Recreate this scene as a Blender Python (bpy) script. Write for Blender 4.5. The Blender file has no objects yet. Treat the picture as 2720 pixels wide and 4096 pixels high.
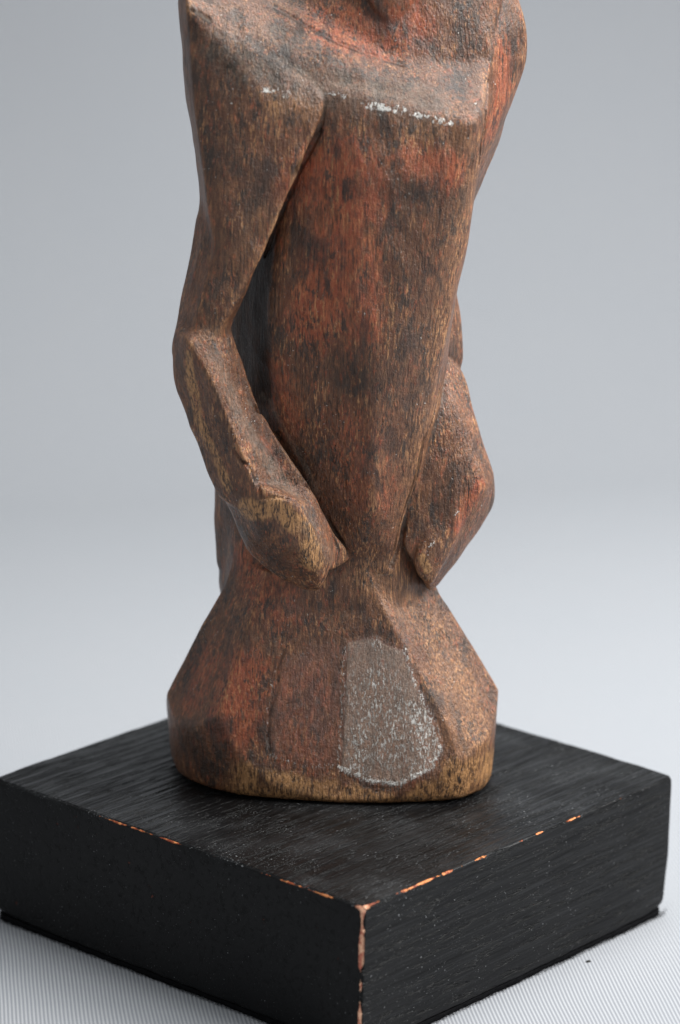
import bpy, bmesh, math, random, time
import numpy as np
from mathutils import Vector, Matrix
T0 = time.time()
sc = bpy.context.scene
COL = sc.collection
CM = 0.01

# ------------------------------------------------------------------ camera
CAM_C = np.array([-8.299, -101.727, 37.633])          # centimetres
CAM_R = np.array([0.99697651, -0.07410361, 0.02337734])
CAM_U = np.array([-0.00206719, 0.27545198, 0.96131261])
CAM_D = np.array([0.07767607, 0.95845441, -0.27446597])
F_PX, PW, PH = 14034.77, 2720.0, 4096.0
cd = bpy.data.cameras.new('camera')
cam = bpy.data.objects.new('camera', cd)
COL.objects.link(cam)
M = Matrix.Identity(4)
for i in range(3):
    M[i][0] = CAM_R[i]; M[i][1] = CAM_U[i]; M[i][2] = -CAM_D[i]; M[i][3] = CAM_C[i] * CM
cam.matrix_world = M
cd.sensor_fit = 'VERTICAL'; cd.sensor_height = 36.0; cd.sensor_width = 24.0
cd.lens = F_PX / PH * 36.0
cd.clip_start = 0.05; cd.clip_end = 100.0
cd.dof.use_dof = True; cd.dof.focus_distance = 1.035; cd.dof.aperture_fstop = 8.0
cd.dof.aperture_blades = 9
sc.camera = cam

# ------------------------------------------------------------------ light
w = bpy.data.worlds.new('World'); sc.world = w; w.use_nodes = True
bg = w.node_tree.nodes['Background']
bg.inputs[0].default_value = (0.93, 0.97, 1.0, 1); bg.inputs[1].default_value = 0.36

def area(name, loc, target, size, power, col, spread=math.pi):
    l = bpy.data.lights.new(name, 'AREA'); l.shape = 'RECTANGLE'
    l.size, l.size_y = size; l.energy = power; l.color = col
    l.spread = spread
    o = bpy.data.objects.new(name, l); COL.objects.link(o)
    o.location = loc
    o.rotation_euler = (Vector(target) - Vector(loc)).to_track_quat('-Z', 'Y').to_euler()
    return o
area('window_light', (0.85, -0.10, 0.70), (0, 0.02, 0.1), (0.5, 0.5), 7.6, (1.0, 0.985, 0.96), math.radians(130))
area('top_light', (0.22, 0.10, 0.74), (0.08, 0.14, 0.0), (0.6, 0.5), 3.9, (0.97, 1.0, 0.995), math.radians(125))
sc.view_settings.view_transform = 'Standard'
sc.view_settings.look = 'None'
sc.view_settings.exposure = 0.18
sc.view_settings.gamma = 1.0

def P(px, py, y=None, z=None):
    """point of the place (cm) seen at a place of the 1568 x 2361 picture, on the plane y=.. or z=.."""
    k = PW / 1568.0
    v = CAM_D + CAM_R * (px * k - PW / 2) / F_PX - CAM_U * (py * k - PH / 2) / F_PX
    t = (z - CAM_C[2]) / v[2] if z is not None else (y - CAM_C[1]) / v[1]
    return CAM_C + v * t

# ------------------------------------------------------------------ helpers
def tag(o, label=None, cat=None, group=None, kind=None):
    for k, v in (('label', label), ('category', cat), ('group', group), ('kind', kind)):
        if v: o[k] = v
    return o

def empty(name, loc=(0, 0, 0)):
    o = bpy.data.objects.new(name, None); COL.objects.link(o); o.location = loc
    o.empty_display_size = 0.02
    return o

def mesh_np(name, V, F, mat, parent=None, smooth=True, attrs=None, normals=None):
    """V in cm, F int array (n,3|4)"""
    me = bpy.data.meshes.new(name)
    n, k = F.shape
    me.vertices.add(len(V)); me.vertices.foreach_set('co', (V * CM).astype(np.float32).ravel())
    me.loops.add(n * k); me.loops.foreach_set('vertex_index', F.astype(np.int32).ravel())
    me.polygons.add(n); me.polygons.foreach_set('loop_start', np.arange(0, n * k, k, dtype=np.int32))
    me.polygons.foreach_set('loop_total', np.full(n, k, dtype=np.int32))
    me.update(calc_edges=True)
    me.polygons.foreach_set('use_smooth', np.full(n, smooth))
    if attrs:
        for an, av in attrs.items():
            a = me.attributes.new(an, 'FLOAT', 'POINT'); a.data.foreach_set('value', av.astype(np.float32))
    if normals is not None:
        me.normals_split_custom_set_from_vertices(normals.astype(np.float32).tolist())
    me.materials.append(mat)
    o = bpy.data.objects.new(name, me); COL.objects.link(o)
    if parent: o.parent = parent
    return o

class Noise:
    """lattice value noise, C1, vectorised"""
    def __init__(s, seed): s.t = np.random.RandomState(seed).rand(32, 32, 32).astype(np.float32) * 2 - 1
    def __call__(s, p, f):
        q = p * np.asarray(f, dtype=np.float32) + 1000.37
        i = np.floor(q).astype(np.int32); d = (q - i).astype(np.float32); d = d * d * (3 - 2 * d)
        i &= 31; j = (i + 1) & 31
        x0, y0, z0 = i.T; x1, y1, z1 = j.T; dx, dy, dz = d.T
        t = s.t
        a = t[x0, y0, z0] * (1 - dx) + t[x1, y0, z0] * dx
        b = t[x0, y1, z0] * (1 - dx) + t[x1, y1, z0] * dx
        c = t[x0, y0, z1] * (1 - dx) + t[x1, y0, z1] * dx
        e = t[x0, y1, z1] * (1 - dx) + t[x1, y1, z1] * dx
        a = a * (1 - dy) + b * dy; c = c * (1 - dy) + e * dy
        return a * (1 - dz) + c * dz
NZ = [Noise(k) for k in range(6)]

def hull_planes(pts):
    bm = bmesh.new()
    vs = [bm.verts.new(p) for p in pts]
    bmesh.ops.convex_hull(bm, input=vs)
    pl = []
    c = np.mean(np.array(pts), axis=0)
    for f in bm.faces:
        n = f.normal.copy()
        if n.length < .5 or f.calc_area() < 1e-3: continue
        n = np.array(n); d = float(n @ np.array(f.verts[0].co))
        if n @ c - d > 0: n, d = -n, -d
        if not any(n @ m > .998 for m, e in pl): pl.append((n, d))
    bm.free()
    return pl

def convex(p, pl, r):
    """rounded convex solid from planes"""
    ds = [(p @ n.astype(np.float32) - np.float32(d)) for n, d in pl]
    m = ds[0].copy()
    for e in ds[1:]: np.maximum(m, e, out=m)
    s = np.zeros_like(m)
    for e in ds: s += np.exp((e - m) / r)
    return m + r * np.log(s)

def smin(a, b, k):
    h = np.clip(0.5 + 0.5 * (b - a) / k, 0, 1)
    return b + (a - b) * h - k * h * (1 - h)
def smax(a, b, k): return -smin(-a, -b, k)
#@@FIGURE
# ------------------------------------------------------------------ the carved figure as a field (cm)
def H(pts, r, extra=()):
    q = np.array([P(a, b, y=c) for a, b, c in pts] + [np.array(e, float) for e in extra])
    return (hull_planes(q), r, q.min(0).astype(np.float32), q.max(0).astype(np.float32))

SOL = {}
# torso: an inverted wedge with a flat carved front
SOL['torso'] = H([(738, 216, -2.45), (752, 214, -2.55), (1095, 288, -2.85), (1124, 280, -2.2), (1140, 122, -.8), (934, 142, -1.5), (787, 97, -1.2), (700, 150, -1.7), (640, 230, 1.2), (1100, 140, 1.2),
                  (642, 560, -2.15), (608, 760, -1.9), (645, 950, -1.95), (840, 480, -3.0), (850, 760, -2.95), (860, 1000, -2.7), (855, 1200, -2.15),
                  (1084, 540, -2.1), (1034, 750, -2.0), (985, 1000, -1.85), (900, 1315, -1.5), (800, 1315, -1.6),
                  (500, 600, 1.9), (498, 900, 1.6), (500, 1300, 1.3), (950, 1300, .8), (985, 850, .8), (1050, 560, .0)], .055)
# back and hips down to the base
SOL['hips'] = H([(498, 1060, 1.2), (502, 1365, 1.3), (545, 1375, -.45), (640, 1390, -1.25), (740, 1395, -1.6), (865, 1395, -1.62), (940, 1385, -1.35), (982, 1378, -.4),
                 (1000, 1370, 1.6), (985, 1000, 1.8), (700, 1120, -.6), (930, 1120, -.6), (560, 1100, -.2),
                 (740, 1310, -1.6), (905, 1310, -1.58), (960, 1330, -1.2), (650, 1540, .2), (880, 1540, .2), (560, 1500, .8), (960, 1500, .8), (600, 1480, 2.5), (900, 1480, 2.5),
                 (520, 1360, 3.2), (970, 1360, 3.4), (520, 600, 3.2), (980, 600, 3.2)], .08)
# chest slope above the ledge
SOL['chest'] = H([(600, 212, -2.46), (742, 222, -2.40), (900, 250, -2.45), (1090, 280, -2.7), (1115, 262, -2.1), (1132, 124, -.85), (934, 142, -1.48), (787, 97, -1.18), (634, 8, -.68),
                  (560, -100, .1), (420, -100, -.5), (430, 18, -1.55), (422, 60, 1.0), (640, 300, .6), (1100, 290, .8), (1080, 0, 2.0), (560, -100, 2.0)], .04)
# upper chest, steeper
SOL['collar'] = H([(634, 4, -.75), (700, 48, -1.05), (787, 97, -1.30), (934, 147, -1.62), (1020, 140, -1.50), (1130, 100, -1.0), (1128, 150, -1.12), (1000, 165, -1.6), (1180, -90, .1),
                  (610, -100, -.35), (900, -110, -.9), (1080, -100, -.6), (640, -100, 1.5), (1100, -100, 2.5), (1100, 150, 1.5), (800, 150, 1.5)], .07)
SOL['beard'] = H([(900, 60, -1.40), (850, 20, -1.35), (960, 10, -1.3), (800, -60, -1.2), (1010, -70, -1.0), (900, -120, -1.6), (760, -120, 0), (1050, -120, 0), (900, 60, 0.0)], .07)
# near upper arm
SOL['upper_arm'] = H([(598, 210, -2.52), (744, 222, -2.6), (755, 242, -2.45), (712, 345, -2.85), (608, 588, -2.95), (560, 640, -2.9), (500, 640, -2.8),
                      (430, 20, -1.62), (640, 60, -1.1), (420, -90, -.6), (404, -30, -.3), (406, 60, -.2), (428, 180, -.2), (466, 400, -.6), (472, 470, -1.0), (520, 560, -2.85),
                      (560, -100, .0), (420, -90, .8), (560, -90, 1.0), (690, 200, 0.2), (480, 640, -.9), (560, 640, -1.1), (520, 400, .6)], .045)
SOL['lower_upper_arm'] = H([(468, 400, -.9), (470, 470, -1.0), (446, 545, -1.2), (432, 620, -1.3), (401, 745, -1.6), (396, 812, -1.8), (510, 800, -2.1),
                      (590, 600, -2.3), (645, 480, -2.2), (607, 590, -3.0), (530, 700, -3.05), (515, 745, -2.95), (440, 790, -2.85), (480, 620, -2.75), (540, 480, -2.65),
                      (535, 720, -2.2), (480, 480, -.2), (520, 780, -1.3)], .05)
# forearm from the elbow to the hand on the belly
SOL['forearm'] = H([(412, 752, -1.9), (394, 790, -2.0), (395, 880, -2.2), (432, 950, -2.4), (464, 1070, -2.5), (496, 1145, -2.5),
                    (425, 775, -2.95), (500, 760, -2.9), (525, 735, -2.4), (529, 800, -2.2), (560, 900, -2.15), (585, 940, -2.15), (640, 1060, -2.2), (700, 1190, -2.3),
                    (435, 795, -3.2), (480, 870, -3.45), (522, 960, -3.55), (590, 1120, -3.6), (560, 1190, -3.1), (640, 1200, -3.4),
                    (470, 1000, -1.2), (560, 1160, -1.0), (430, 850, -1.2), (640, 1160, -1.2)], .04)
SOL['hand'] = H([(496, 1130, -2.3), (528, 1205, -2.3), (562, 1284, -2.35), (636, 1336, -2.4), (706, 1374, -2.6), (744, 1376, -2.75), (772, 1310, -2.8),
                 (768, 1230, -2.7), (720, 1150, -2.75), (596, 1108, -3.62), (665, 1150, -3.68), (735, 1240, -3.4), (705, 1300, -3.4), (600, 1215, -3.55),
                 (555, 1150, -3.35), (600, 1150, -1.2), (740, 1300, -1.3), (650, 1100, -1.5)], .07)
# the thin slope between forearm and belly
SOL['wrist_web'] = H([(575, 915, -2.1), (588, 930, -2.35), (640, 1000, -2.5), (700, 1100, -2.62), (765, 1210, -2.45), (815, 1290, -1.68), (765, 1320, -2.45), (730, 1240, -2.95),
                  (620, 1080, -2.7), (560, 960, -2.4), (560, 960, -1.2), (800, 1290, -1.0), (720, 1340, -1.2), (600, 1150, -1.2)], .04)
# arm on the far side
SOL['far_shoulder'] = H([(1172, -30, .3), (1205, 10, .5), (1222, 70, .6), (1222, 125, .6), (1204, 200, .6), (1153, 310, .7), (1105, 405, .9),
                         (1134, 130, -1.2), (1116, 330, -1.2), (1100, 440, .2), (1060, -60, -.2), (1000, -60, 1.2), (1170, -60, 1.2),
                         (1150, 150, 2.6), (1090, 380, 2.2), (1080, 0, 2.6), (1060, 560, 1.6), (1020, 560, 1.0)], .07)
SOL['far_elbow'] = H([(1030, 560, 1.0), (1050, 640, 1.1), (1066, 740, 1.2), (1070, 842, 1.1), (1020, 800, .0), (980, 820, 1), (1000, 600, .8),
                      (1050, 800, 2.2), (1020, 600, 2.2), (990, 600, 2.3), (990, 850, 2.2), (1062, 852, 1.2)], .05)
SOL['far_forearm'] = H([(1020, 808, .1), (1068, 850, .4), (1085, 915, .3), (1106, 1000, .1), (1142, 1105, -.1), (1150, 1140, -.2), (1145, 1176, -.2),
                        (1056, 1292, -.6), (1008, 1360, -.7), (985, 1370, -.9), (1060, 1185, -1.35), (1112, 1120, -1.15), (1085, 1050, -1.0), (1040, 900, -.6),
                        (985, 1000, -1.15), (958, 1120, -1.25), (925, 1250, -1.4), (955, 1315, -1.5), (985, 1350, -1.5),
                        (1110, 1100, 1.4), (1060, 850, 1.5), (1000, 1300, 1.0), (980, 900, 1.5), (950, 1000, 0.5)], .045)
SOL['far_hand'] = H([(965, 1290, -1.72), (1000, 1272, -1.74), (1066, 1185, -1.38), (1010, 1160, -1.2), (1003, 1356, -1.5), (958, 1335, -1.6), (945, 1290, -1.6),
                     (1056, 1250, -1.2), (985, 1345, -.5), (1050, 1200, -.5)], .05)

# flared foot: bottom outline and sloping facets
BOT = [P(402, 1793, z=0), P(440, 1815, z=0), P(540, 1842, z=0), P(700, 1856, z=0), P(860, 1862, z=0), P(1060, 1853, z=0),
       P(1128, 1825, z=0), P(1142, 1790, z=0), np.array([4.95, 2.2, 0]), np.array([3.6, 4.4, 0]), np.array([0, 5.2, 0]), np.array([-3.4, 4.6, 0]), np.array([-5.05, 2.5, 0])]
FLARE = [-.10] * 5 + [-.06, -.05, -.03, -.01, -.01, -.01, -.05, -.10]
bot_pl = []
for i in range(len(BOT)):
    a, b = BOT[i], BOT[(i + 1) % len(BOT)]
    t = b - a; n = np.array([t[1], -t[0], FLARE[i] * np.linalg.norm(t)]); n /= np.linalg.norm(n)
    bot_pl.append((n, float(n @ a)))
bot_pl.append((np.array([0, 0, -1.0]), 0.0))
def plane3(a, b, c):
    n = np.cross(b - a, c - a); n /= np.linalg.norm(n)
    if n @ (a - np.array([0, 1.0, 2.0])) < 0: n = -n
    return (n, float(n @ a))
def band(px, py):
    ys = np.linspace(-6, 2.5, 341); q = np.array([P(px, py, y=y) for y in ys])
    dd = np.max([q @ n - d for n, d in bot_pl[:-1]], axis=0)
    k = np.where(dd < 0)[0]
    return q[k[0]] if len(k) else q[np.argmin(dd)]
# facets of the slope: two places on the band, one at the waist
FAC = [
    ('left_side', (383, 1600), (382, 1650), (508, 1364, .4)),
    ('left_dark', (400, 1665), (505, 1652), (560, 1385, -.85)),
    ('left_red', (525, 1690), (612, 1735), (648, 1395, -1.5)),
    ('mid_red', (622, 1755), (785, 1783), (740, 1400, -1.78)),
    ('white', (800, 1797), (930, 1815), (860, 1400, -1.80)),
    ('right_white', (975, 1798), (1022, 1755), (960, 1395, -1.85)),
    ('right_tan', (1040, 1750), (1100, 1728), (1000, 1385, -1.35)),
    ('right_side', (1112, 1718), (1144, 1670), (1012, 1374, -.25)),
]
fac_pl = [plane3(band(*a), band(*b), P(c[0], c[1], y=c[2])) for _, a, b, c in FAC]
BA = np.array(BOT)
for ang in (22, 60, 95, 130, 158):
    a = math.radians(ang); n = np.array([math.cos(a), math.sin(a), .53])
    sup = float((BA @ np.array([math.cos(a), math.sin(a), 0])).max()) + .05
    q = np.array([math.cos(a) * sup, math.sin(a) * sup, 1.9 - (.9 if ang < 90 else .2)]); ln = np.linalg.norm(n); fac_pl.append((n / ln, float(n @ q) / ln))
fac_pl.append((np.array([0, 0, 1.0]), 7.0))
BOTS = (bot_pl, .12); FACS = (fac_pl, .03)

def f_base(p):
    a = convex(p, bot_pl, .15)
    lift = np.maximum(.035 + NZ[0](p * np.float32([1, 1, 0]), .45) * .09 + NZ[1](p * np.float32([1, 1, 0]), 1.4) * .03, 0)
    a = smax(a, lift - p[:, 2], .03)
    b = convex(p, fac_pl, .016)
    return smax(a, b, .04)

CUTS = []
def field(p, parts=False):
    p = p.astype(np.float32)
    wob = NZ[0](p, .55) * .05 + NZ[1](p, 1.5) * .022 + NZ[2](p * np.float32([1, 1, .45]), 3.2) * .010
    wob += np.abs(NZ[3](p * np.float32([1, 1, .55]), .95)) * .060 + np.abs(NZ[4](p * np.float32([1, 1, .6]), 2.1)) * .022 - .018
    g = {}
    def c(n):
        pl, r, lo, hi = SOL[n]
        out = np.maximum(np.maximum(lo - p, p - hi), 0); out = np.sqrt((out * out).sum(1)) + .02
        k = np.where(out < .65)[0]
        if len(k): out[k] = convex(p[k], pl, r)
        return out
    t = smin(c('torso'), c('chest'), .06)
    t = smin(t, c('collar'), .12); t = smin(t, c('beard'), .12)
    g['torso'] = smin(t, c('hips'), .30)
    la = smin(c('upper_arm'), c('lower_upper_arm'), .12)
    fo = smin(c('forearm'), c('hand'), .07)
    fo = smin(fo, c('wrist_web'), .26)
    g['arm_near'] = smin(la, fo, .24)
    ra = smin(c('far_shoulder'), c('far_elbow'), .15)
    rf = smin(c('far_forearm'), c('far_hand'), .12)
    g['arm_far'] = smin(ra, rf, .22)
    g['foot'] = f_base(p)
    d = smin(g['torso'], g['arm_near'], .04)
    d = smin(d, g['arm_far'], .08)
    d = smin(d, g['foot'], .25)
    d = d + wob * np.clip(.35 + (p[:, 2] - 4.2) / 3, .35, .95).astype(np.float32)
    for a, b, r in CUTS:                                   # knife cuts where the arms meet the body
        lo, hi = np.minimum(a, b) - .5, np.maximum(a, b) + .5
        k = np.where(((p > lo) & (p < hi)).all(1))[0]
        if len(k):
            ab = b - a; u = np.clip(((p[k] - a) @ ab) / (ab @ ab), 0, 1)
            d[k] = smax(d[k], r - np.linalg.norm(p[k] - a - u[:, None] * ab, axis=1).astype(np.float32), .05)
    if parts:
        return d, g, {'upper': la, 'fore': fo, 'rupper': ra, 'rfore': rf}
    return d

def surf(px, py):
    ys = np.linspace(-5, 4, 601); v = field(np.array([P(px, py, y=y) for y in ys]))
    return P(px, py, y=ys[np.argmax(v < 0)])
CUTS_ = []
for pts_, r_, dz_ in [
    ([(1012, 905), (985, 1000), (960, 1110), (925, 1235), (903, 1305)], .10, .02), ([(748, 262), (735, 310)], .035, .0), ([(735, 310), (690, 395), (650, 495), (612, 590)], .07, .04),
    ([(588, 940), (640, 1010), (705, 1115), (760, 1210), (802, 1282)], .09, .03), ([(634, 14), (710, 60), (787, 99), (860, 125), (925, 145)], .04, -.02),
    ([(455, 25), (485, 46)], .07, -.03), ([(1126, 190), (1119, 250), (1111, 320), (1104, 380)], .07, .06),
    ([(590, 1090), (602, 1150), (640, 1146), (678, 1154)], .03, -.01), ([(540, 1040), (575, 1078), (590, 1112)], .04, .0),
    ([(655, 1500), (638, 1545), (641, 1590), (622, 1640), (617, 1700), (624, 1745)], .03, -.02), ([(801, 1500), (794, 1560), (798, 1620), (788, 1680), (791, 1720), (784, 1775)], .025, -.02)]:
    q_ = [surf(*a).astype(np.float32) for a in pts_]
    CUTS_ += [(a + np.float32([0, dz_, 0]), b + np.float32([0, dz_, 0]), r_) for a, b in zip(q_[:-1], q_[1:])]
CUTS = CUTS_
# ---- sample near the surface only, then surface nets
LO = np.array([-6.6, -4.6, -.3]); HI = np.array([6.6, 6.4, 27.2]); 
STEP = 0.055; CO = 8
nC = np.ceil((HI - LO) / (STEP * CO)).astype(int)
nF = nC * CO + 1
gx = [LO[k] + STEP * CO * (np.arange(nC[k]) + .5) for k in range(3)]
cc = np.stack(np.meshgrid(*gx, indexing='ij'), -1).reshape(-1, 3)
cv = field(cc)
near = (np.abs(cv) < STEP * CO * .95 + .12).reshape(nC)
D = np.empty(nF, np.float32)
sgn = np.where(cv.reshape(nC) < 0, -1, 1).astype(np.float32)
ix = [np.minimum(np.arange(nF[k]) // CO, nC[k] - 1) for k in range(3)]
D[:] = sgn[np.ix_(*ix)]
mask = near[np.ix_(*ix)]
# also the far faces shared with near blocks
for ax in range(3):
    jx = [a.copy() for a in ix]; jx[ax] = np.maximum((np.arange(nF[ax]) - 1) // CO, 0)
    mask |= near[np.ix_(*jx)]
I = np.argwhere(mask)
pts = LO + I * STEP
vals = np.concatenate([field(pts[k:k + 400000]) for k in range(0, len(pts), 400000)])
D[I[:, 0], I[:, 1], I[:, 2]] = vals
print('field', len(I), round(time.time() - T0, 1))
# top of the figure is cut flat above the frame, bottom sits on the block
def surface_nets(D):
    S = D < 0
    cs = np.zeros(tuple(np.array(D.shape) - 1), np.uint8)
    for a in (0, 1):
        for b in (0, 1):
            for c in (0, 1):
                cs += S[a:D.shape[0] - 1 + a, b:D.shape[1] - 1 + b, c:D.shape[2] - 1 + c]
    act = np.argwhere((cs > 0) & (cs < 8))
    idx = np.full(cs.shape, -1, np.int32); idx[act[:, 0], act[:, 1], act[:, 2]] = np.arange(len(act))
    acc = np.zeros((len(act), 3)); cnt = np.zeros(len(act))
    cor = [(a, b, c) for a in (0, 1) for b in (0, 1) for c in (0, 1)]
    for u in cor:
        for ax in range(3):
            if u[ax]: continue
            v = list(u); v[ax] = 1
            d0 = D[act[:, 0] + u[0], act[:, 1] + u[1], act[:, 2] + u[2]]
            d1 = D[act[:, 0] + v[0], act[:, 1] + v[1], act[:, 2] + v[2]]
            m = (d0 < 0) != (d1 < 0)
            t = np.where(m, d0 / np.where(m, d0 - d1, 1), 0)
            p = np.repeat(np.array(u, float)[None], len(act), 0); p[:, ax] += t
            acc += p * m[:, None]; cnt += m
    V = act + acc / cnt[:, None]
    Fs = []
    for ax in range(3):
        sl0 = [slice(None)] * 3; sl1 = [slice(None)] * 3
        sl0[ax] = slice(0, -1); sl1[ax] = slice(1, None)
        A = S[tuple(sl0)]; B = S[tuple(sl1)]
        E = np.argwhere(A != B)
        o = [k for k in range(3) if k != ax]
        ok = (E[:, o[0]] > 0) & (E[:, o[1]] > 0) & (E[:, o[0]] < D.shape[o[0]] - 1) & (E[:, o[1]] < D.shape[o[1]] - 1)
        E = E[ok]
        def cell(da, db):
            c = E.copy(); c[:, o[0]] += da; c[:, o[1]] += db
            return idx[c[:, 0], c[:, 1], c[:, 2]]
        q = np.stack([cell(-1, -1), cell(0, -1), cell(0, 0), cell(-1, 0)], 1)
        ins = S[E[:, 0], E[:, 1], E[:, 2]]
        flip = ins if ax != 1 else ~ins
        q[~flip] = q[~flip][:, ::-1]
        Fs.append(q)
    return V, np.concatenate(Fs)
V, F = surface_nets(D)
V = LO + V * STEP
F = F[(F >= 0).all(1)]
def chunked(fn, p): return np.concatenate([fn(p[k:k + 300000]) for k in range(0, len(p), 300000)])
def grad(p, e=.02):
    g = np.zeros_like(p)
    for k in range(3):
        o = np.zeros(3); o[k] = e
        g[:, k] = (chunked(field, p + o) - chunked(field, p - o)) / (2 * e)
    return g
G = grad(V); L2 = np.maximum((G * G).sum(1), .25)
V = V - G * np.clip(chunked(field, V) / L2, -.04, .04)[:, None]
G = grad(V); L2 = np.maximum((G * G).sum(1), .25)
V = V - G * np.clip(chunked(field, V) / L2, -.03, .03)[:, None]
N = G / np.linalg.norm(G, axis=1)[:, None]
V[:, 2] = np.minimum(V[:, 2], 26.9)
print('verts', len(V), 'faces', len(F), round(time.time() - T0, 1))
# fine carved relief: long vertical fibres, stronger on worn ends
def mean_at(r):
    s = np.zeros(len(V), np.float32)
    for k in range(3):
        for sg in (-1, 1):
            o = np.zeros(3); o[k] = sg * r
            s += chunked(field, V + o)
    return s / 6
curv = mean_at(.22) / .22
curv2 = mean_at(.5) / .5
print('curv', np.percentile(curv, [2, 10, 50, 90, 98]).round(3), np.percentile(curv2, [2, 10, 50, 90, 98]).round(3), round(time.time() - T0, 1))

# visible point of the surface at a place of the picture, to lay stains and painted crease shade on it
vv = V - CAM_C
zc = vv @ CAM_D
sx = (PW / 2 + F_PX * (vv @ CAM_R) / zc) * 1568 / PW
sy = (PH / 2 - F_PX * (vv @ CAM_U) / zc) * 1568 / PW
front = (N * vv).sum(1) < 0
fi = np.where(front)[0]
def hit(px, py):
    d2 = (sx[fi] - px) ** 2 + (sy[fi] - py) ** 2
    c = fi[d2 < max(49, d2.min() + 1)]
    return V[c[np.argmin(zc[c])]]
def stroke(pts, r, soft=.5, amp=1.0):
    """stain, or painted crease shade, along a line of places, radius r in cm (3D distance)"""
    Q = [hit(*q) for q in pts]
    out = np.full(len(V), 1e9)
    if len(Q) == 1: out = np.linalg.norm(V - Q[0], axis=1)
    for a, b in zip(Q[:-1], Q[1:]):
        ab = b - a; t = np.clip(((V - a) @ ab) / max(ab @ ab, 1e-9), 0, 1)
        out = np.minimum(out, np.linalg.norm(V - (a + t[:, None] * ab), axis=1))
    x = np.clip((r - out) / (r * soft), 0, 1)
    return amp * x * x * (3 - 2 * x)
def inside(poly, soft=12.0):
    """stain with an outline of its own on the front of the foot"""
    q = np.array(poly, float); n = len(q)
    wn = np.zeros(len(V), bool); dm = np.full(len(V), 1e9)
    for i in range(n):
        a, b = q[i], q[(i + 1) % n]
        c = ((a[1] > sy) != (b[1] > sy)); t = (sy - a[1]) / (b[1] - a[1] if b[1] != a[1] else 1e-9)
        wn ^= c & (sx < a[0] + t * (b[0] - a[0]))
        ab = b - a; u = np.clip(((sx - a[0]) * ab[0] + (sy - a[1]) * ab[1]) / (ab @ ab), 0, 1)
        dm = np.minimum(dm, np.hypot(sx - a[0] - u * ab[0], sy - a[1] - u * ab[1]))
    sd = np.where(wn, dm, -dm)
    return np.clip(sd / soft * .5 + .5, 0, 1) * front
Z = np.zeros
chalk, red, dust, dark, bare, tan, glaze = [Z(len(V)) for _ in range(7)]
def lay(a, pts, r, amp=1.0, soft=.8): np.maximum(a, stroke(pts, r, soft, amp), out=a)
for pts_, r_, a_ in [
    ([(700, 420), (800, 400), (820, 470)], 1.5, .9), ([(780, 560), (760, 640), (720, 740)], 1.3, 1.), ([(960, 370), (1040, 400)], .9, .8),
    ([(840, 600), (830, 760)], 1.0, .6), ([(760, 60), (870, 90), (950, 60)], 1.2, .9), ([(1165, 130), (1170, 210), (1140, 290)], .8, .8),
    ([(560, 1560), (545, 1680)], 1.2, 1.), ([(470, 1520), (440, 1600)], .9, .5), ([(700, 1600), (700, 1720)], 1.3, .55), ([(630, 860), (660, 980)], .8, .6),
    ([(1110, 1120), (1060, 1220)], .4, .8), ([(800, 1000), (860, 1150)], 1.2, .4), ([(560, 1290), (640, 1400)], 1.1, .6),
    ([(430, 880), (460, 980)], .3, .8), ([(610, 1010), (660, 1080)], .2, .6)]: lay(red, pts_, r_, a_)
for pts_, r_, a_ in [
    ([(1050, 1560), (1090, 1700), (1100, 1780)], 1.5, .7), ([(1095, 420), (1050, 600), (1000, 850), (940, 1180)], .8, .45), ([(860, 1330), (940, 1400)], 1.1, .7),
    ([(640, 250), (720, 260)], .6, .8), ([(960, 320), (1080, 330)], .6, .6), ([(880, 1050), (860, 1190)], .25, .7), ([(1020, 900), (980, 1040)], .7, .4),
    ([(480, 770), (520, 760)], .35, .6), ([(600, 480), (560, 600)], .5, .4), ([(1000, 1440), (1060, 1560)], 1.2, .5)]: lay(tan, pts_, r_, a_)
for pts_, r_, a_ in [
    ([(432, 880), (462, 1000), (520, 1120)], .45, .7), ([(560, 1180), (640, 1175), (700, 1230), (735, 1300)], .62, .8), ([(430, 820), (436, 900)], .3, .9),
    ([(975, 1290), (985, 1320)], .25, .8)]: lay(bare, pts_, r_, a_)
for pts_, r_, a_ in [
    ([(500, 820), (570, 980), (640, 1090), (720, 1220), (770, 1300)], .55, .8), ([(735, 280), (700, 380), (612, 588)], .14, .8),
    ([(965, 1100), (935, 1200), (905, 1300)], .2, .7), ([(620, 930), (700, 1080), (790, 1250)], .22, .9), ([(820, 1335), (900, 1330)], .05, .9),
    ([(1040, 700), (1050, 820)], .3, .5), ([(500, 100), (600, 170), (700, 190), (1000, 240)], 1.3, .7), ([(460, 20), (600, 60), (720, 110)], .9, .6), ([(560, 60), (760, 130)], .6, .4), ([(760, 1440), (900, 1420)], .5, .4),
    ([(990, 950), (975, 1060)], .3, .6), ([(580, 930), (600, 920)], .3, .7), ([(530, 300), (520, 520)], 1.0, .35)]: lay(dust, pts_, r_, a_)
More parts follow.
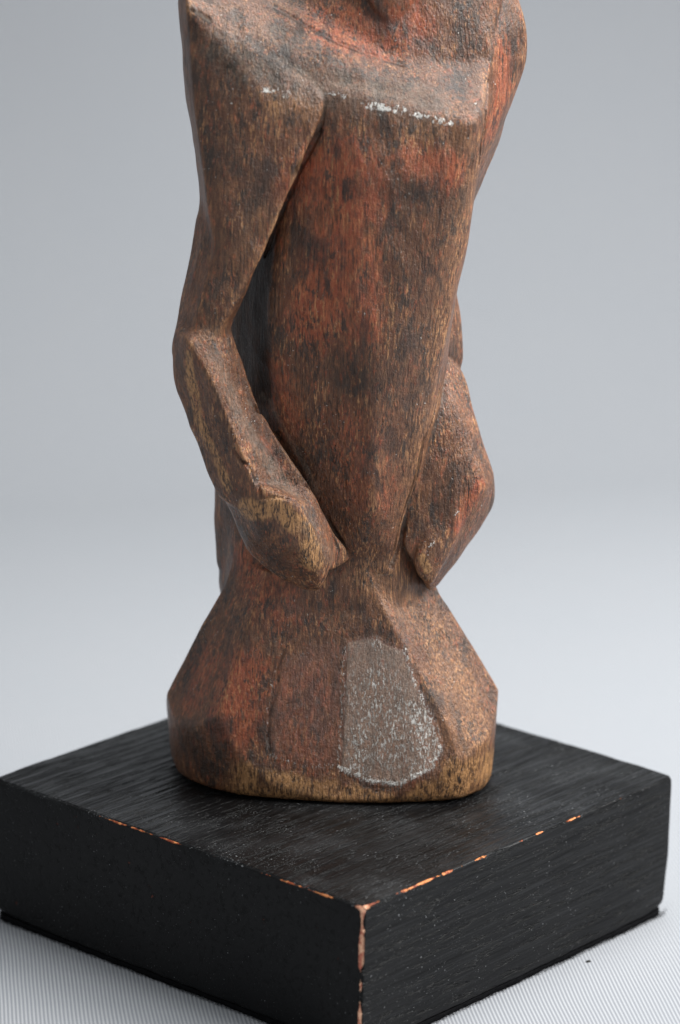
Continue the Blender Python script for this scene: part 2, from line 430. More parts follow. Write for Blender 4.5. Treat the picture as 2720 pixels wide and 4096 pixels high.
for pts_, r_, a_ in [
    ([(446, 18), (487, 47)], .09, 1.8), ([(634, 14), (787, 100), (934, 149)], .10, 1.0), ([(735, 300), (690, 390), (612, 600)], .13, 1.3), ([(985, 1010), (955, 1130), (915, 1270)], .12, 1.2), ([(640, 1000), (700, 1110), (790, 1270)], .10, 1.2), ([(420, 1700), (480, 1760)], 1.0, .7), ([(450, 1480), (420, 1580)], .8, .6), ([(1090, 30), (1110, 110)], 1.1, .48), ([(560, 120), (720, 175), (980, 225)], 1.0, .75), ([(1180, 30), (1190, 90)], .6, .6), ([(640, 60), (760, 130)], .5, .7), ([(1060, 180), (1115, 240)], .6, .6), ([(500, 620), (470, 720)], .5, .5), ([(440, 60), (540, 170)], .7, .7),  # strokes along the creases paint their shade into the wood colour
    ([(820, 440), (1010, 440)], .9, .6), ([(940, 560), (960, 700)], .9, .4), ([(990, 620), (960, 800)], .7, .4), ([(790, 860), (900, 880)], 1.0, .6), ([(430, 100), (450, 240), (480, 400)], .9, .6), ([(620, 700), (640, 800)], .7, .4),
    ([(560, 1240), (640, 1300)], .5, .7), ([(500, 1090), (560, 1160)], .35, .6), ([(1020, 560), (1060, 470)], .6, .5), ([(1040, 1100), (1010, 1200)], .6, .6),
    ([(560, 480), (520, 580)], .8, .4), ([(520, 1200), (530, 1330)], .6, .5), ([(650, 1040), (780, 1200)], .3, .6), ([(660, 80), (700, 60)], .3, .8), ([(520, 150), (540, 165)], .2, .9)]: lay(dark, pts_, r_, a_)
for pts_, r_, a_ in [
    ([(610, 207), (665, 215)], .26, .95), ([(752, 207), (790, 220)], .18, .8), ([(790, 224), (845, 244)], .14, .6), ([(840, 247), (935, 260)], .24, 1.0), ([(935, 262), (1000, 276)], .20, .85),
    ([(1000, 276), (1045, 284)], .24, .95), ([(792, 1500), (790, 1640), (783, 1770)], .07, .8), ([(785, 1775), (850, 1806), (920, 1813), (1000, 1772), (1020, 1722)], .17, 1.),
    ([(1020, 1722), (990, 1645), (960, 1560), (938, 1500)], .11, .8), ([(990, 1650), (1010, 1720), (960, 1780)], .35, .6), ([(1050, 1195), (1065, 1178)], .09, .9), ([(990, 1265), (995, 1248)], .12, .9),
    ([(480, 860), (520, 960), (575, 1065)], .13, .45), ([(600, 1150), (640, 1140), (680, 1152)], .08, .7), ([(570, 1060), (600, 1110)], .07, .6), ([(722, 1424), (760, 1436)], .05, .7),
    ([(850, 1430), (930, 1405)], .04, .5), ([(655, 1505), (638, 1560), (620, 1650), (618, 1745), (700, 1772), (780, 1772)], .10, .62), ([(1095, 232), (1105, 236)], .06, .8), ([(860, 1480), (880, 1500)], .2, .5),
    ([(1108, 60), (1112, 90)], .12, .6), ([(860, 1600), (900, 1720)], 1.3, .40), ([(820, 1700), (830, 1780)], .5, .6), ([(960, 1650), (985, 1750)], .6, .75)]: lay(chalk, pts_, r_, a_)
wp = inside([(798, 1478), (860, 1468), (930, 1500), (985, 1630), (1022, 1725), (1000, 1775), (925, 1815), (850, 1808), (783, 1776), (792, 1620)])
rp = inside([(650, 1520), (720, 1480), (798, 1478), (792, 1620), (783, 1776), (700, 1772), (622, 1750), (620, 1650)])
glaze = np.maximum(wp, rp * .5)
red = np.clip(red - wp * .7, 0, 1); tan = tan * (1 - wp)
hole_shade = np.clip((-1.9 - V[:, 0]) / .5, 0, 1) * np.clip((17.4 - V[:, 2]) / .6, 0, 1) * np.clip((V[:, 2] - 11.2) / 1.6, 0, 1) * np.clip(-N[:, 0] * 3, 0, 1) * np.clip((V[:, 1] + 2.2) / .5, 0, 1) * (V[:, 0] > -3.9)
dark = np.maximum(dark, hole_shade * 1.5)  # dark patina of the arm recess, deepened with painted shade
edge = np.clip(curv * 3.2, -1, 1); edge2 = np.clip(curv2 * 2, -1, 1)
# bare end of the foot, under the facets
band_m = inside([(400, 1765), (480, 1768), (560, 1752), (620, 1758), (700, 1778), (785, 1790), (850, 1814), (920, 1820), (1000, 1782), (1035, 1738), (1090, 1735), (1160, 1705),
                 (1170, 1900), (380, 1900)], 22.0)
left_fade = np.clip((V[:, 0] + 4.3) / 1.8, .1, .68)
bare = np.maximum(bare, band_m * left_fade * (1 - np.maximum(wp, rp)))
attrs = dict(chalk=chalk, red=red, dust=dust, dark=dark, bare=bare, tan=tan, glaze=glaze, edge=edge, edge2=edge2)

# ------------------------------------------------------------------ node helpers
class NT:
    def __init__(s, name):
        s.m = bpy.data.materials.new(name); s.m.use_nodes = True; s.t = s.m.node_tree; s.b = s.t.nodes['Principled BSDF']
    def n(s, typ, **kw):
        x = s.t.nodes.new(typ)
        for k, v in kw.items(): setattr(x, k, v)
        return x
    def l(s, a, b): s.t.links.new(a, b)
    def val(s, sock, v):
        if hasattr(v, 'is_linked') or isinstance(v, bpy.types.NodeSocket): s.l(v, sock)
        else: sock.default_value = v
    def math(s, op, a, b=0.0, c=0.0, clamp=False):
        x = s.n('ShaderNodeMath', operation=op, use_clamp=clamp)
        s.val(x.inputs[0], a); s.val(x.inputs[1], b); s.val(x.inputs[2], c)
        return x.outputs[0]
    def coord(s, scale=(1, 1, 1), rot=(0, 0, 0), loc=(0, 0, 0)):
        tc = s.n('ShaderNodeTexCoord'); mp = s.n('ShaderNodeMapping')
        s.l(tc.outputs['Object'], mp.inputs[0]); mp.inputs['Scale'].default_value = scale; mp.inputs['Rotation'].default_value = rot
        mp.inputs['Location'].default_value = loc
        return mp.outputs[0]
    def noise(s, scale, detail=3, rough=.55, vec=None, dist=0.0):
        x = s.n('ShaderNodeTexNoise'); x.inputs['Scale'].default_value = 1.0
        x.inputs['Detail'].default_value = detail; x.inputs['Roughness'].default_value = rough; x.inputs['Distortion'].default_value = dist
        s.l(vec if vec is not None else s.coord(scale if isinstance(scale, tuple) else (scale,) * 3, loc=(random.random() * 9, random.random() * 9, 0)), x.inputs['Vector'])
        return x.outputs['Fac']
    def step(s, v, a, b, lo=0.0, hi=1.0):
        x = s.n('ShaderNodeMapRange'); x.interpolation_type = 'SMOOTHSTEP'
        s.val(x.inputs['Value'], v); s.val(x.inputs['From Min'], a); s.val(x.inputs['From Max'], b); s.val(x.inputs['To Min'], lo); s.val(x.inputs['To Max'], hi)
        return x.outputs[0]
    def mix(s, f, a, b, mode='MIX'):
        x = s.n('ShaderNodeMix', data_type='RGBA', blend_type=mode)
        s.val(x.inputs[0], f)
        for k, v in ((6, a), (7, b)):
            if isinstance(v, tuple): x.inputs[k].default_value = (*v, 1)
            else: s.l(v, x.inputs[k])
        return x.outputs[2]
    def attr(s, name):
        x = s.n('ShaderNodeAttribute', attribute_name=name); return x.outputs['Fac']
    def bump(s, h, dist, strength=1.0, normal=None):
        x = s.n('ShaderNodeBump'); x.inputs['Distance'].default_value = dist; x.inputs['Strength'].default_value = strength
        s.l(h, x.inputs['Height'])
        if normal is not None: s.l(normal, x.inputs['Normal'])
        return x.outputs[0]
random.seed(4)

#@@WOOD
def old_wood():
    t = NT('old_wood')
    big = t.noise(55, 3); mid = t.noise((210, 210, 120), 4, .6); blot = t.noise((480, 480, 190), 4, .62, dist=.4)
    fib = t.noise((2000, 2000, 240), 3, .6); fib2 = t.noise((3600, 3600, 620), 2, .6); spk = t.noise(2200, 2, .6); fin = t.noise(3600, 3, .7); gr = t.noise(900, 3, .7)
    crk = t.noise((520, 520, 9), 2, .5, dist=.0); lng = t.noise((1800, 1800, 75), 3, .6)
    A = {k: t.attr(k) for k in ('chalk', 'red', 'dust', 'dark', 'bare', 'tan', 'glaze', 'edge', 'edge2')}
    fibm = t.math('MULTIPLY', t.math('ADD', fib, t.math('MULTIPLY', fib2, .6)), .625)
    mot = t.noise((1000, 1000, 300), 5, .7, dist=.3); mot2 = t.noise((800, 800, 210), 5, .72, dist=.3)
    def wsum(*a):
        o = None
        for x, k in a:
            y = t.math('MULTIPLY', x, k); o = y if o is None else t.math('ADD', o, y)
        return o
    c = t.mix(t.step(wsum((mid, .35), (mot2, .65)), .42, .60), (.125, .050, .025), (.275, .115, .051))
    area_ = t.step(t.noise((130, 130, 60), 3, .6), .40, .60, .25, 1.0)
    rs_ = wsum((mot, .75), (mid, .25), (A['red'], .11), (A['tan'], -.03))
    c = t.mix(t.math('MULTIPLY', t.step(rs_, .53, .62), .85), c, t.mix(t.step(mot2, .42, .6), (.33, .080, .036), (.62, .205, .080)))
    c = t.mix(t.math('MULTIPLY', A['red'], .50), c, (.42, .090, .034))
    tm = t.step(wsum((fibm, .45), (mot2, .2), (lng, .35), (A['tan'], .05), (A['edge'], .06)), .525, .580)
    c = t.mix(t.math('MULTIPLY', tm, t.math('MULTIPLY', area_, .8)), c, (.58, .29, .125))
    c = t.mix(t.math('MULTIPLY', A['tan'], .25), c, (.34, .19, .095))
    # dark patina in fine blotches and between the fibres, plus painted recess and crease shade
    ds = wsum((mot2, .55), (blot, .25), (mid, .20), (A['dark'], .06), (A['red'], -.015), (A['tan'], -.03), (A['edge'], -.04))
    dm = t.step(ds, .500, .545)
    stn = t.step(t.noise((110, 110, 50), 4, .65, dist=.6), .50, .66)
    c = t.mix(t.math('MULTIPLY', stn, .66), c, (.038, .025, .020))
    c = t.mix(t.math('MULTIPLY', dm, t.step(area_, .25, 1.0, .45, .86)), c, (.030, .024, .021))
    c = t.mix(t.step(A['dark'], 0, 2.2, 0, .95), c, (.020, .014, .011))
    fd = t.math('MULTIPLY', t.step(t.math('ADD', t.math('MULTIPLY', fib, .5), t.math('MULTIPLY', lng, .5)), .49, .40), t.step(mid, .35, .6, .35, 1.0))
    c = t.mix(t.math('MULTIPLY', fd, .78), c, (.024, .014, .010))
    ck = t.math('MULTIPLY', t.step(t.math('ABSOLUTE', t.math('SUBTRACT', crk, .5)), .010, .003), t.step(big, .52, .60))
    c = t.mix(t.math('MULTIPLY', ck, .8), c, (.012, .008, .006))
    # bare worn wood with fibres
    bm_ = t.step(t.math('ADD', A['bare'], t.math('MULTIPLY', t.math('SUBTRACT', mid, .5), 1.2)), .35, .75)
    bc = t.mix(t.step(t.math('ADD', t.math('MULTIPLY', fibm, .6), t.math('MULTIPLY', mot2, .4)), .42, .54), (.055, .026, .013), (.56, .285, .115))
    bc = t.mix(t.step(blot, .56, .70), bc, (.030, .018, .012))
    c = t.mix(bm_, c, bc)
    # worn arrises
    em = t.step(t.math('ADD', A['edge'], t.math('MULTIPLY', t.math('SUBTRACT', mid, .5), .9)), .42, .85)
    c = t.mix(t.math('MULTIPLY', em, .45), c, t.mix(t.step(fibm, .4, .6), (.10, .045, .02), (.40, .21, .10)))
    # dust in the hollows and on the slopes that look up
    dd = t.math('ADD', A['dust'], t.math('MULTIPLY', A['edge'], -.75))
    dmk = t.step(t.math('ADD', dd, t.math('MULTIPLY', t.math('SUBTRACT', gr, .5), 1.3)), .35, 1.0)
    dmk = t.math('MULTIPLY', dmk, t.step(mot, .40, .58, .45, 1.0)); c = t.mix(t.math('MULTIPLY', dmk, .42), c, (.30, .235, .180))
    # smooth greyish glaze on two facets of the foot
    gm = t.math('MULTIPLY', t.step(t.math('ADD', A['glaze'], t.math('MULTIPLY', t.math('SUBTRACT', mot, .5), .9)), .25, .75), t.step(spk, .30, .62, .6, 1.0))
    c = t.mix(t.math('MULTIPLY', gm, .55), c, t.mix(t.step(A['glaze'], .5, .8), (.30, .145, .105), (.46, .34, .27)))
    # chalky white crust and specks
    cm = t.step(wsum((A['chalk'], .75), (t.noise((1500, 1500, 1100), 3, .7), 1.5), (t.noise(650, 3, .6), 1.3)), 2.05, 2.24)
    cm = t.math('MULTIPLY', cm, t.step(A['chalk'], .02, .25))
    scr = t.noise((1500, 900, 900), 3, .6, vec=t.coord((2400, 950, 650), rot=(.3, .6, .5)))
    cm = t.math('MAXIMUM', cm, t.math('MULTIPLY', t.step(scr, .55, .60), t.math('MULTIPLY', A['glaze'], t.step(A['chalk'], .0, .5, .12, 1.0))))
    sp = t.step(t.noise(1500, 1, .5), .745, .77); sp = t.math('MULTIPLY', sp, t.step(t.noise(70, 2), .50, .64))
    c = t.mix(t.math('MAXIMUM', t.math('MULTIPLY', cm, .85), t.math('MULTIPLY', sp, .8)), c, (.88, .85, .80))
    t.l(c, t.b.inputs['Base Color'])
    r = t.math('SUBTRACT', t.step(spk, .3, .7, .33, .55), t.math('MULTIPLY', A['glaze'], .12))
    r = t.math('ADD', r, t.math('MULTIPLY', dmk, .15)); t.l(r, t.b.inputs['Roughness'])
    t.l(t.step(A['dark'], .5, 1.1, .5, .05), t.b.inputs['Specular IOR Level'])
    h = t.math('ADD', t.math('MULTIPLY', fibm, t.math('ADD', .55, A['bare'])), t.math('MULTIPLY', blot, .7))
    h = t.math('ADD', h, t.math('MULTIPLY', gr, .5)); h = t.math('SUBTRACT', h, t.math('MULTIPLY', ck, .8)); h = t.math('ADD', h, t.math('MULTIPLY', cm, .35)); h = t.math('ADD', h, t.math('MULTIPLY', t.step(A['glaze'], .1, .9), .45))
    h = t.math('ADD', h, t.math('MULTIPLY', mot, .5)); n1 = t.bump(h, .0008, 1.0); t.b.inputs['Coat Weight'].default_value = .22; t.b.inputs['Coat Roughness'].default_value = .32; t.l(t.bump(h, .0005, .8), t.b.inputs['Coat Normal'])
    n2 = t.bump(spk, .00016, .8, n1)
    t.l(n2, t.b.inputs['Normal'])
    return t.m
M_WOOD = old_wood()

#@@PARTS
fig = empty('carved_figure')
tag(fig, 'reddish brown carved wooden figure with angular arms standing on the black wooden block', 'sculpture')
PN = ['torso', 'beard', 'hips', 'upper_arm', 'forearm', 'hand', 'upper_arm', 'forearm', 'hand', 'foot']
def part_id(p):
    p = p.astype(np.float32)
    def c(n): return convex(p, SOL[n][0], SOL[n][1])
    A = np.stack([np.minimum(np.minimum(c('torso'), c('chest')), c('collar')), c('beard'), c('hips'),
                  np.minimum(c('upper_arm'), c('lower_upper_arm')), np.minimum(c('forearm'), c('wrist_web')), c('hand'),
                  np.minimum(c('far_shoulder'), c('far_elbow')), c('far_forearm'), c('far_hand'), f_base(p)], 1)
    return np.argmin(A, 1)
pid = chunked(part_id, V)
fpi = pid[F]; fp = np.sort(fpi, 1)[:, 1]
made = []
for k, nm in enumerate(PN):
    f = F[fp == k]
    if not len(f): continue
    used = np.unique(f); rm = np.full(len(V), -1, np.int64); rm[used] = np.arange(len(used))
    par = fig
    if nm == 'hand': par = made[-1]
    if nm == 'beard': par = made[0]
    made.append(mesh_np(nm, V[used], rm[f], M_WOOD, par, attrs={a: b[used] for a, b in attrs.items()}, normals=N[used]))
print('figure', round(time.time() - T0, 1))

#@@BLOCK
BH = 4.41; FH = .22
def rounded_block(hx, hy, z0, z1, nx, nz, rfun, nfun):
    """box of six gridded faces drawn onto a rounded box"""
    def ax(n, h):
        u = np.linspace(-1, 1, n); return h * np.sign(u) * (1 - (1 - np.abs(u)) ** 1.8)
    X = ax(nx, hx); Zz = (z0 + z1) / 2 + ax(nz, (z1 - z0) / 2)
    pts = []; faces = []
    def grid(A, B, fn, flip):
        base = sum(len(q) for q in pts)
        a, b = np.meshgrid(A, B, indexing='ij'); q = fn(a.ravel(), b.ravel()); pts.append(q)
        na, nb = len(A), len(B)
        i = (np.arange(na - 1)[:, None] * nb + np.arange(nb - 1)[None]).ravel() + base
        f = np.stack([i, i + nb, i + nb + 1, i + 1], 1); faces.append(f[:, ::-1] if flip else f)
    o = np.ones_like
    grid(X, X, lambda a, b: np.stack([a, b, z1 * o(a)], 1), False)
    grid(X, X, lambda a, b: np.stack([a, b, z0 * o(a)], 1), True)
    grid(X, Zz, lambda a, b: np.stack([a, -hy * o(a), b], 1), False)
    grid(X, Zz, lambda a, b: np.stack([a, hy * o(a), b], 1), True)
    grid(X, Zz, lambda a, b: np.stack([hx * o(a), a, b], 1), False)
    grid(X, Zz, lambda a, b: np.stack([-hx * o(a), a, b], 1), True)
    q = np.concatenate(pts); f = np.concatenate(faces)
    r = rfun(q)[:, None]
    lo = np.array([-hx, -hy, z0]) + r; hi = np.array([hx, hy, z1]) - r
    inner = np.minimum(np.maximum(q, lo), hi); d = q - inner; L = np.linalg.norm(d, axis=1)[:, None]
    nr = d / np.maximum(L, 1e-6); q2 = inner + nr * r
    q2 = q2 + nr * nfun(q2)[:, None]
    # weld
    key = np.round(q * 2000).astype(np.int64); _, fi_, inv = np.unique(key, axis=0, return_index=True, return_inverse=True)
    inv = inv.ravel()
    return q2[fi_], inv[f], nr[fi_]
def r_block(q):
    e = lambda x, y, s: np.exp(-np.hypot(q[:, 0] - x * 7.5, q[:, 1] - y * 7.5) / s)
    low = np.clip((-q[:, 2] - 2.6) / 1.8, 0, 1)
    return .055 + .07 * e(-1, -1, .5) + e(1, -1, .7) * (.16 + .40 * low) + e(-1, 1, .7) * (.16 + .30 * low) + .15 * e(1, 1, .7)
def n_block(q):
    p = q.astype(np.float32)
    edge_d = np.sort(np.stack([7.5 - np.abs(q[:, 0]), 7.5 - np.abs(q[:, 1]), np.minimum(-q[:, 2], q[:, 2] + BH)], 1), 1)[:, 1]
    wear = np.exp(-edge_d / .12)
    return NZ[0](p, .35) * .012 - wear * np.maximum(0, NZ[1](p, 2.3)) * .035 - wear * np.maximum(0, NZ[2](p, .8)) * .03
stand = empty('wooden_block'); stand.rotation_euler = (0, 0, math.radians(45))
tag(stand, 'square black painted wooden block with orange worn edges under the carved figure', 'plinth')
def black_wood():
    t = NT('black_painted_wood')
    tc = t.n('ShaderNodeTexCoord'); sp = t.n('ShaderNodeSeparateXYZ'); t.l(tc.outputs['Object'], sp.inputs[0])
    X_, Y_ = sp.outputs[0], sp.outputs[1]
    dx = t.math('SUBTRACT', .075, t.math('ABSOLUTE', sp.outputs[0])); dy = t.math('SUBTRACT', .075, t.math('ABSOLUTE', sp.outputs[1]))
    dz = t.math('SUBTRACT', BH / 200, t.math('ABSOLUTE', t.math('ADD', sp.outputs[2], BH / 200)))
    ed = t.math('MAXIMUM', t.math('MINIMUM', dx, dy), t.math('MINIMUM', t.math('MAXIMUM', dx, dy), dz))
    pore = t.noise((60, 520, 520), 3, .65); pore2 = t.noise((160, 1700, 1700), 2, .6); spk = t.noise(1700, 1, .5); big = t.noise(28, 3)
    ridge = t.noise((22, 330, 330), 2, .5); fine = t.noise(3500, 2, .6)
    c = t.mix(t.step(big, .3, .7), (.0032, .0032, .0036), (.0060, .0060, .0063))
    c = t.mix(t.math('MULTIPLY', t.step(pore, .57, .64), .8), c, (.002, .002, .002))
    c = t.mix(t.math('MULTIPLY', t.step(pore2, .62, .74), t.step(X_, -.0745, -.0735, .1, .28)), c, (.030, .027, .025))
    c = t.mix(t.math('MULTIPLY', t.math('MULTIPLY', t.step(pore, .66, .70), t.step(t.noise(160, 1), .66, .72)), .8), c, (.10, .025, .015))
    # dust, mostly on the top
    up = t.step(sp.outputs[2], -.0012, -.0004)
    dsp = t.math('MULTIPLY', t.step(t.math('ADD', spk, t.math('MULTIPLY', up, .045)), .70, .78), t.step(t.noise(60, 2), .40, .62))
    c = t.mix(t.math('MULTIPLY', dsp, .8), c, (.36, .37, .38))
    film = t.math('MULTIPLY', up, t.math('MULTIPLY', t.step(t.noise(45, 3), .42, .7), t.step(fine, .45, .65)))
    c = t.mix(t.math('MULTIPLY', film, .22), c, (.20, .21, .22))
    # worn edges: bare orange wood
    along = t.noise(95, 3, .65); jag = t.noise(700, 3, .7); low = t.noise(24, 1)
    vert = t.step(t.math('MAXIMUM', dx, dy), .004, .001)            # the upright edge
    wid = t.math('MULTIPLY', t.math('ADD', t.step(along, .40, .58, -.00035, .00035), t.math('MULTIPLY', vert, t.step(sp.outputs[2], -.03, 0, .00032, .0005))), t.step(low, .36, .46, .6, 1.0))
    onR = t.math('MULTIPLY', t.step(Y_, -.0735, -.0745), t.step(X_, .040, .020)); onL = t.step(X_, -.0735, -.0745)
    seg = t.math('MAXIMUM', t.math('MULTIPLY', t.step(Y_, .028, .018), t.step(Y_, -.010, -.002)), t.step(Y_, -.036, -.046))
    wgt = t.math('MAXIMUM', t.math('MAXIMUM', onR, t.math('MULTIPLY', onL, seg)), .0)
    wid = t.math('ADD', wid, t.math('MULTIPLY', wgt, .00050))
    wid = t.math('SUBTRACT', wid, t.math('ADD', .00020, t.math('MULTIPLY', vert, -.00012)))
    wid = t.math('ADD', wid, t.math('MULTIPLY', t.math('SUBTRACT', jag, .5), .0009))
    notlow = t.step(sp.outputs[2], -.043, -.041)
    wm = t.math('MULTIPLY', t.step(t.math('SUBTRACT', wid, ed), -.00008, .00008), notlow)
    wc = t.mix(t.step(t.noise(420, 2, .6), .40, .60), (.26, .060, .028), (.72, .27, .10))
    wc = t.mix(vert, wc, t.mix(t.step(jag, .4, .6), (.45, .14, .09), (.80, .46, .30)))
    c = t.mix(wm, c, wc)
    t.l(c, t.b.inputs['Base Color'])
    t.l(t.math('ADD', t.step(pore, .4, .7, .28, .46), t.math('MULTIPLY', dsp, .3)), t.b.inputs['Roughness'])
    h = t.math('ADD', t.math('MULTIPLY', t.step(pore, .54, .66), -1.0), t.math('MULTIPLY', ridge, 1.2))
    h = t.math('MULTIPLY', h, t.step(X_, -.0745, -.0735, .07, 1.0)); h = t.math('ADD', h, t.math('MULTIPLY', dsp, .4)); h = t.math('SUBTRACT', h, t.math('MULTIPLY', wm, .3)); t.b.inputs['Specular IOR Level'].default_value = .15
    t.l(t.bump(fine, .00008, .6, t.bump(h, .0010, 1.0)), t.b.inputs['Normal'])
    return t.m
q, f, nr = rounded_block(7.5, 7.5, -BH, 0, 170, 60, r_block, n_block)
mesh_np('block', q, f, black_wood(), stand)
def r_felt(q): return .08 + 0 * q[:, 0] + .5 * np.exp(-np.hypot(np.abs(q[:, 0]) - 7.5, np.abs(q[:, 1]) - 7.5) / .7) * (np.maximum(q[:, 0], q[:, 1]) > 0) * .35
def n_felt(q):
    p = q.astype(np.float32); return NZ[3](p, 1.1) * .03 + NZ[4](p, 6.0) * .02 - .02
tf = NT('black_felt'); tf.b.inputs['Base Color'].default_value = (.006, .006, .007, 1); tf.b.inputs['Roughness'].default_value = 1.0
tf.b.inputs['Specular IOR Level'].default_value = .1
q, f, nr = rounded_block(7.49, 7.49, -BH - FH, -BH - .003, 260, 8, lambda q: np.full(len(q), .08), n_felt)
for k_ in range(len(q)):
    ax_, ay_ = abs(q[k_, 0]) - 6.95, abs(q[k_, 1]) - 6.95
    if ax_ > 0 and ay_ > 0:
        L__ = math.hypot(ax_, ay_)
        if L__ > .5:
            q[k_, 0] = math.copysign(6.95 + ax_ * .5 / L__, q[k_, 0]); q[k_, 1] = math.copysign(6.95 + ay_ * .5 / L__, q[k_, 1])
felt = mesh_np('felt_pad', q, f, tf.m, stand)
def hairs(name, roots, dirs, lens, wid, mat, parent, bend=.5, seed=1):
    rs = np.random.RandomState(seed); V_ = []; F_ = []
    for o, d, L in zip(roots, dirs, lens):
        d = d / np.linalg.norm(d); s = np.cross(d, rs.randn(3)); s /= np.linalg.norm(s); c = np.cross(d, s) * bend * L
        b = len(V_); n = 5
        for i in range(n):
            u = i / (n - 1); p_ = o + d * L * u + c * u * (1 - u) * 1.6
            ww = wid * (1 - .6 * u); V_ += [p_ - s * ww, p_ + s * ww, p_ + np.cross(d, s) * ww]
        for i in range(n - 1):
            a = b + 3 * i
            for k in range(3): F_.append((a + k, a + (k + 1) % 3, a + 3 + (k + 1) % 3, a + 3 + k))
    return mesh_np(name, np.array(V_), np.array(F_), mat, parent)
rs = np.random.RandomState(3); R_ = []; D_ = []; L_ = []
for k in range(3200):
    u = rs.uniform(-7.45, 7.45); side = rs.randint(2)
    z_ = -BH - rs.uniform(.02, FH - .02)
    o, n_ = ((np.array([u, -7.49, z_]), np.array([0, -1, 0])) if side else (np.array([-7.49, u, z_]), np.array([-1, 0, 0])))
    R_.append(o); D_.append(n_ + rs.randn(3) * [.8, .8, .5]); L_.append(rs.uniform(.04, .17))
tag(hairs('felt_fibres', R_, D_, L_, .004, tf.m, stand, seed=5), kind='stuff')

#@@CLOTH
def cloth_mat():
    t = NT('ribbed_grey_cloth')
    tc = t.n('ShaderNodeTexCoord'); sp = t.n('ShaderNodeSeparateXYZ'); t.l(tc.outputs['UV'], sp.inputs[0])
    wob = t.math('MULTIPLY', t.math('SUBTRACT', t.noise(9, 2), .5), .004)
    ph = t.math('MULTIPLY', t.math('ADD', sp.outputs[0], wob), 2 * math.pi / .00116)
    rib = t.math('ADD', t.math('MULTIPLY', t.math('SINE', ph), .5), .5)
    wv = t.math('ADD', t.math('MULTIPLY', t.math('SINE', t.math('MULTIPLY', sp.outputs[1], 2 * math.pi / .0011)), .5), .5)
    fz = t.noise(1500, 3, .6); bigv = t.noise(14, 3)
    c = t.mix(t.step(rib, .1, .9), (.240, .247, .272), (.400, .408, .425))
    c = t.mix(t.math('MULTIPLY', t.step(fz, .35, .7), .25), c, (.300, .306, .318))
    c = t.mix(t.math('MULTIPLY', wv, .10), c, (.26, .28, .31))
    c = t.mix(t.math('MULTIPLY', t.math('ADD', t.math('MULTIPLY', t.step(bigv, .35, .65), .6), t.math('MULTIPLY', t.step(t.noise(45, 4, .6), .35, .65), .4)), .26), c, (.30, .315, .34))
    t.l(c, t.b.inputs['Base Color']); t.b.inputs['Roughness'].default_value = .85; t.b.inputs['Specular IOR Level'].default_value = .25
    t.l(t.bump(t.math('ADD', rib, t.math('MULTIPLY', fz, .3)), .00018, .5), t.b.inputs['Normal'])
    return t.m
ZF = -(BH + FH)
prof = [(-95.0, 0.0)]
FLAT = 48.0; RAD = 26.0
ss = list(np.linspace(-95, FLAT, 60)) ; path = [(s_, 0.0) for s_ in ss]
for a in np.linspace(0, math.radians(84), 40)[1:]: path.append((FLAT + RAD * math.sin(a), RAD * (1 - math.cos(a))))
ea = math.radians(84)
for u in np.linspace(0, 90, 40)[1:]: path.append((path[99 - 1][0] + 0 * u if False else FLAT + RAD * math.sin(ea) + u * math.cos(ea), RAD * (1 - math.cos(ea)) + u * math.sin(ea)))
path = np.array(path); arc = np.concatenate([[0], np.cumsum(np.linalg.norm(np.diff(path, axis=0), axis=1))])
XS = np.linspace(-110, 110, 90); TH = math.radians(3.4)
a_, b_ = np.meshgrid(np.arange(len(path)), XS, indexing='ij')
py_, pz_ = path[a_.ravel(), 0], path[a_.ravel(), 1]; px_ = b_.ravel()
Q = np.stack([px_ * math.cos(TH) - py_ * math.sin(TH), px_ * math.sin(TH) + py_ * math.cos(TH), pz_ + ZF], 1)
far_ = np.clip((np.hypot(Q[:, 0], Q[:, 1]) - 14) / 25, 0, 1)
q32 = Q.astype(np.float32)
amp_ = far_ * np.clip(arc[a_.ravel()] / 300, .3, 1)
Q[:, 2] += amp_ * (NZ[5](q32, .035) * .8) * (pz_ < 5); Q[:, 1] += amp_ * (NZ[4](q32, .03) * 1.6 + NZ[3](q32, .085) * .45) * (pz_ > 5)
nb = len(XS); i0 = (np.arange(len(path) - 1)[:, None] * nb + np.arange(nb - 1)[None]).ravel()
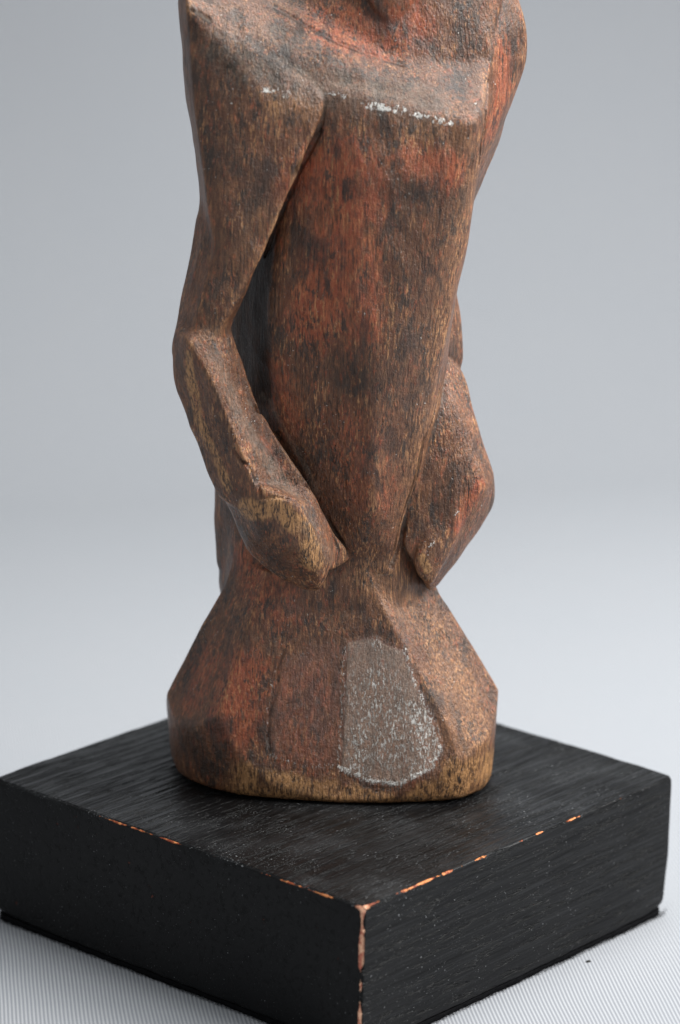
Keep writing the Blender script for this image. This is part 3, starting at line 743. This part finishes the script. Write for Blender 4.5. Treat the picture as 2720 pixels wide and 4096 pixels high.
FQ = np.stack([i0, i0 + 1, i0 + nb + 1, i0 + nb], 1)
cloth = mesh_np('backdrop_cloth', Q, FQ, cloth_mat())
uv = cloth.data.uv_layers.new(name='UVMap'); li = FQ.ravel()
uvs = np.stack([px_[li] * CM, arc[a_.ravel()][li] * CM], 1).astype(np.float32); uv.data.foreach_set('uv', uvs.ravel())
tag(cloth, kind='structure')

#@@SMALL
tl = NT('dark_crumb'); tl.b.inputs['Base Color'].default_value = (.012, .011, .010, 1); tl.b.inputs['Roughness'].default_value = .8
c0 = P(1357, 2218, z=ZF)
bm = bmesh.new(); bmesh.ops.create_icosphere(bm, subdivisions=2, radius=1)
for v in bm.verts:
    r_ = 1 + .3 * math.sin(v.co.x * 5 + 1) * math.cos(v.co.y * 4) + .15 * math.sin(v.co.z * 9)
    v.co = Vector((v.co.x * .085 * r_, v.co.y * .05 * r_, v.co.z * .03 * r_)) * CM
me = bpy.data.meshes.new('crumb'); bm.to_mesh(me); bm.free(); me.materials.append(tl.m)
o = bpy.data.objects.new('crumb', me); COL.objects.link(o); o.location = (c0[0] * CM, c0[1] * CM, (ZF + .025) * CM); o.rotation_euler = (0, 0, .4)
tag(o, 'tiny dark crumb lying alone on the ribbed grey cloth', 'crumb')
# lint on top of the block
tw = NT('lint'); tw.b.inputs['Base Color'].default_value = (.42, .42, .43, 1); tw.b.inputs['Roughness'].default_value = .9
rs = np.random.RandomState(8); R_ = []; D_ = []; L_ = []
for k in range(260):
    a = rs.uniform(-6.5, 6.5); b = rs.uniform(-7.2, 3)
    x, y = (a - b) / 2 ** .5, (a + b) / 2 ** .5
    if y > -2.9 and abs(x) < 5.2: continue
    if max(abs(a), abs(b)) > 7.3: continue
    R_.append(np.array([x, y, .008])); D_.append(np.array([rs.randn(), rs.randn(), .05])); L_.append(rs.uniform(.03, .16))
tag(hairs('lint', R_, D_, L_, .0028, tw.m, None, bend=.6, seed=9), 'pale lint and dust lying on top of the black block', 'lint', kind='stuff')
print('done', round(time.time() - T0, 1))
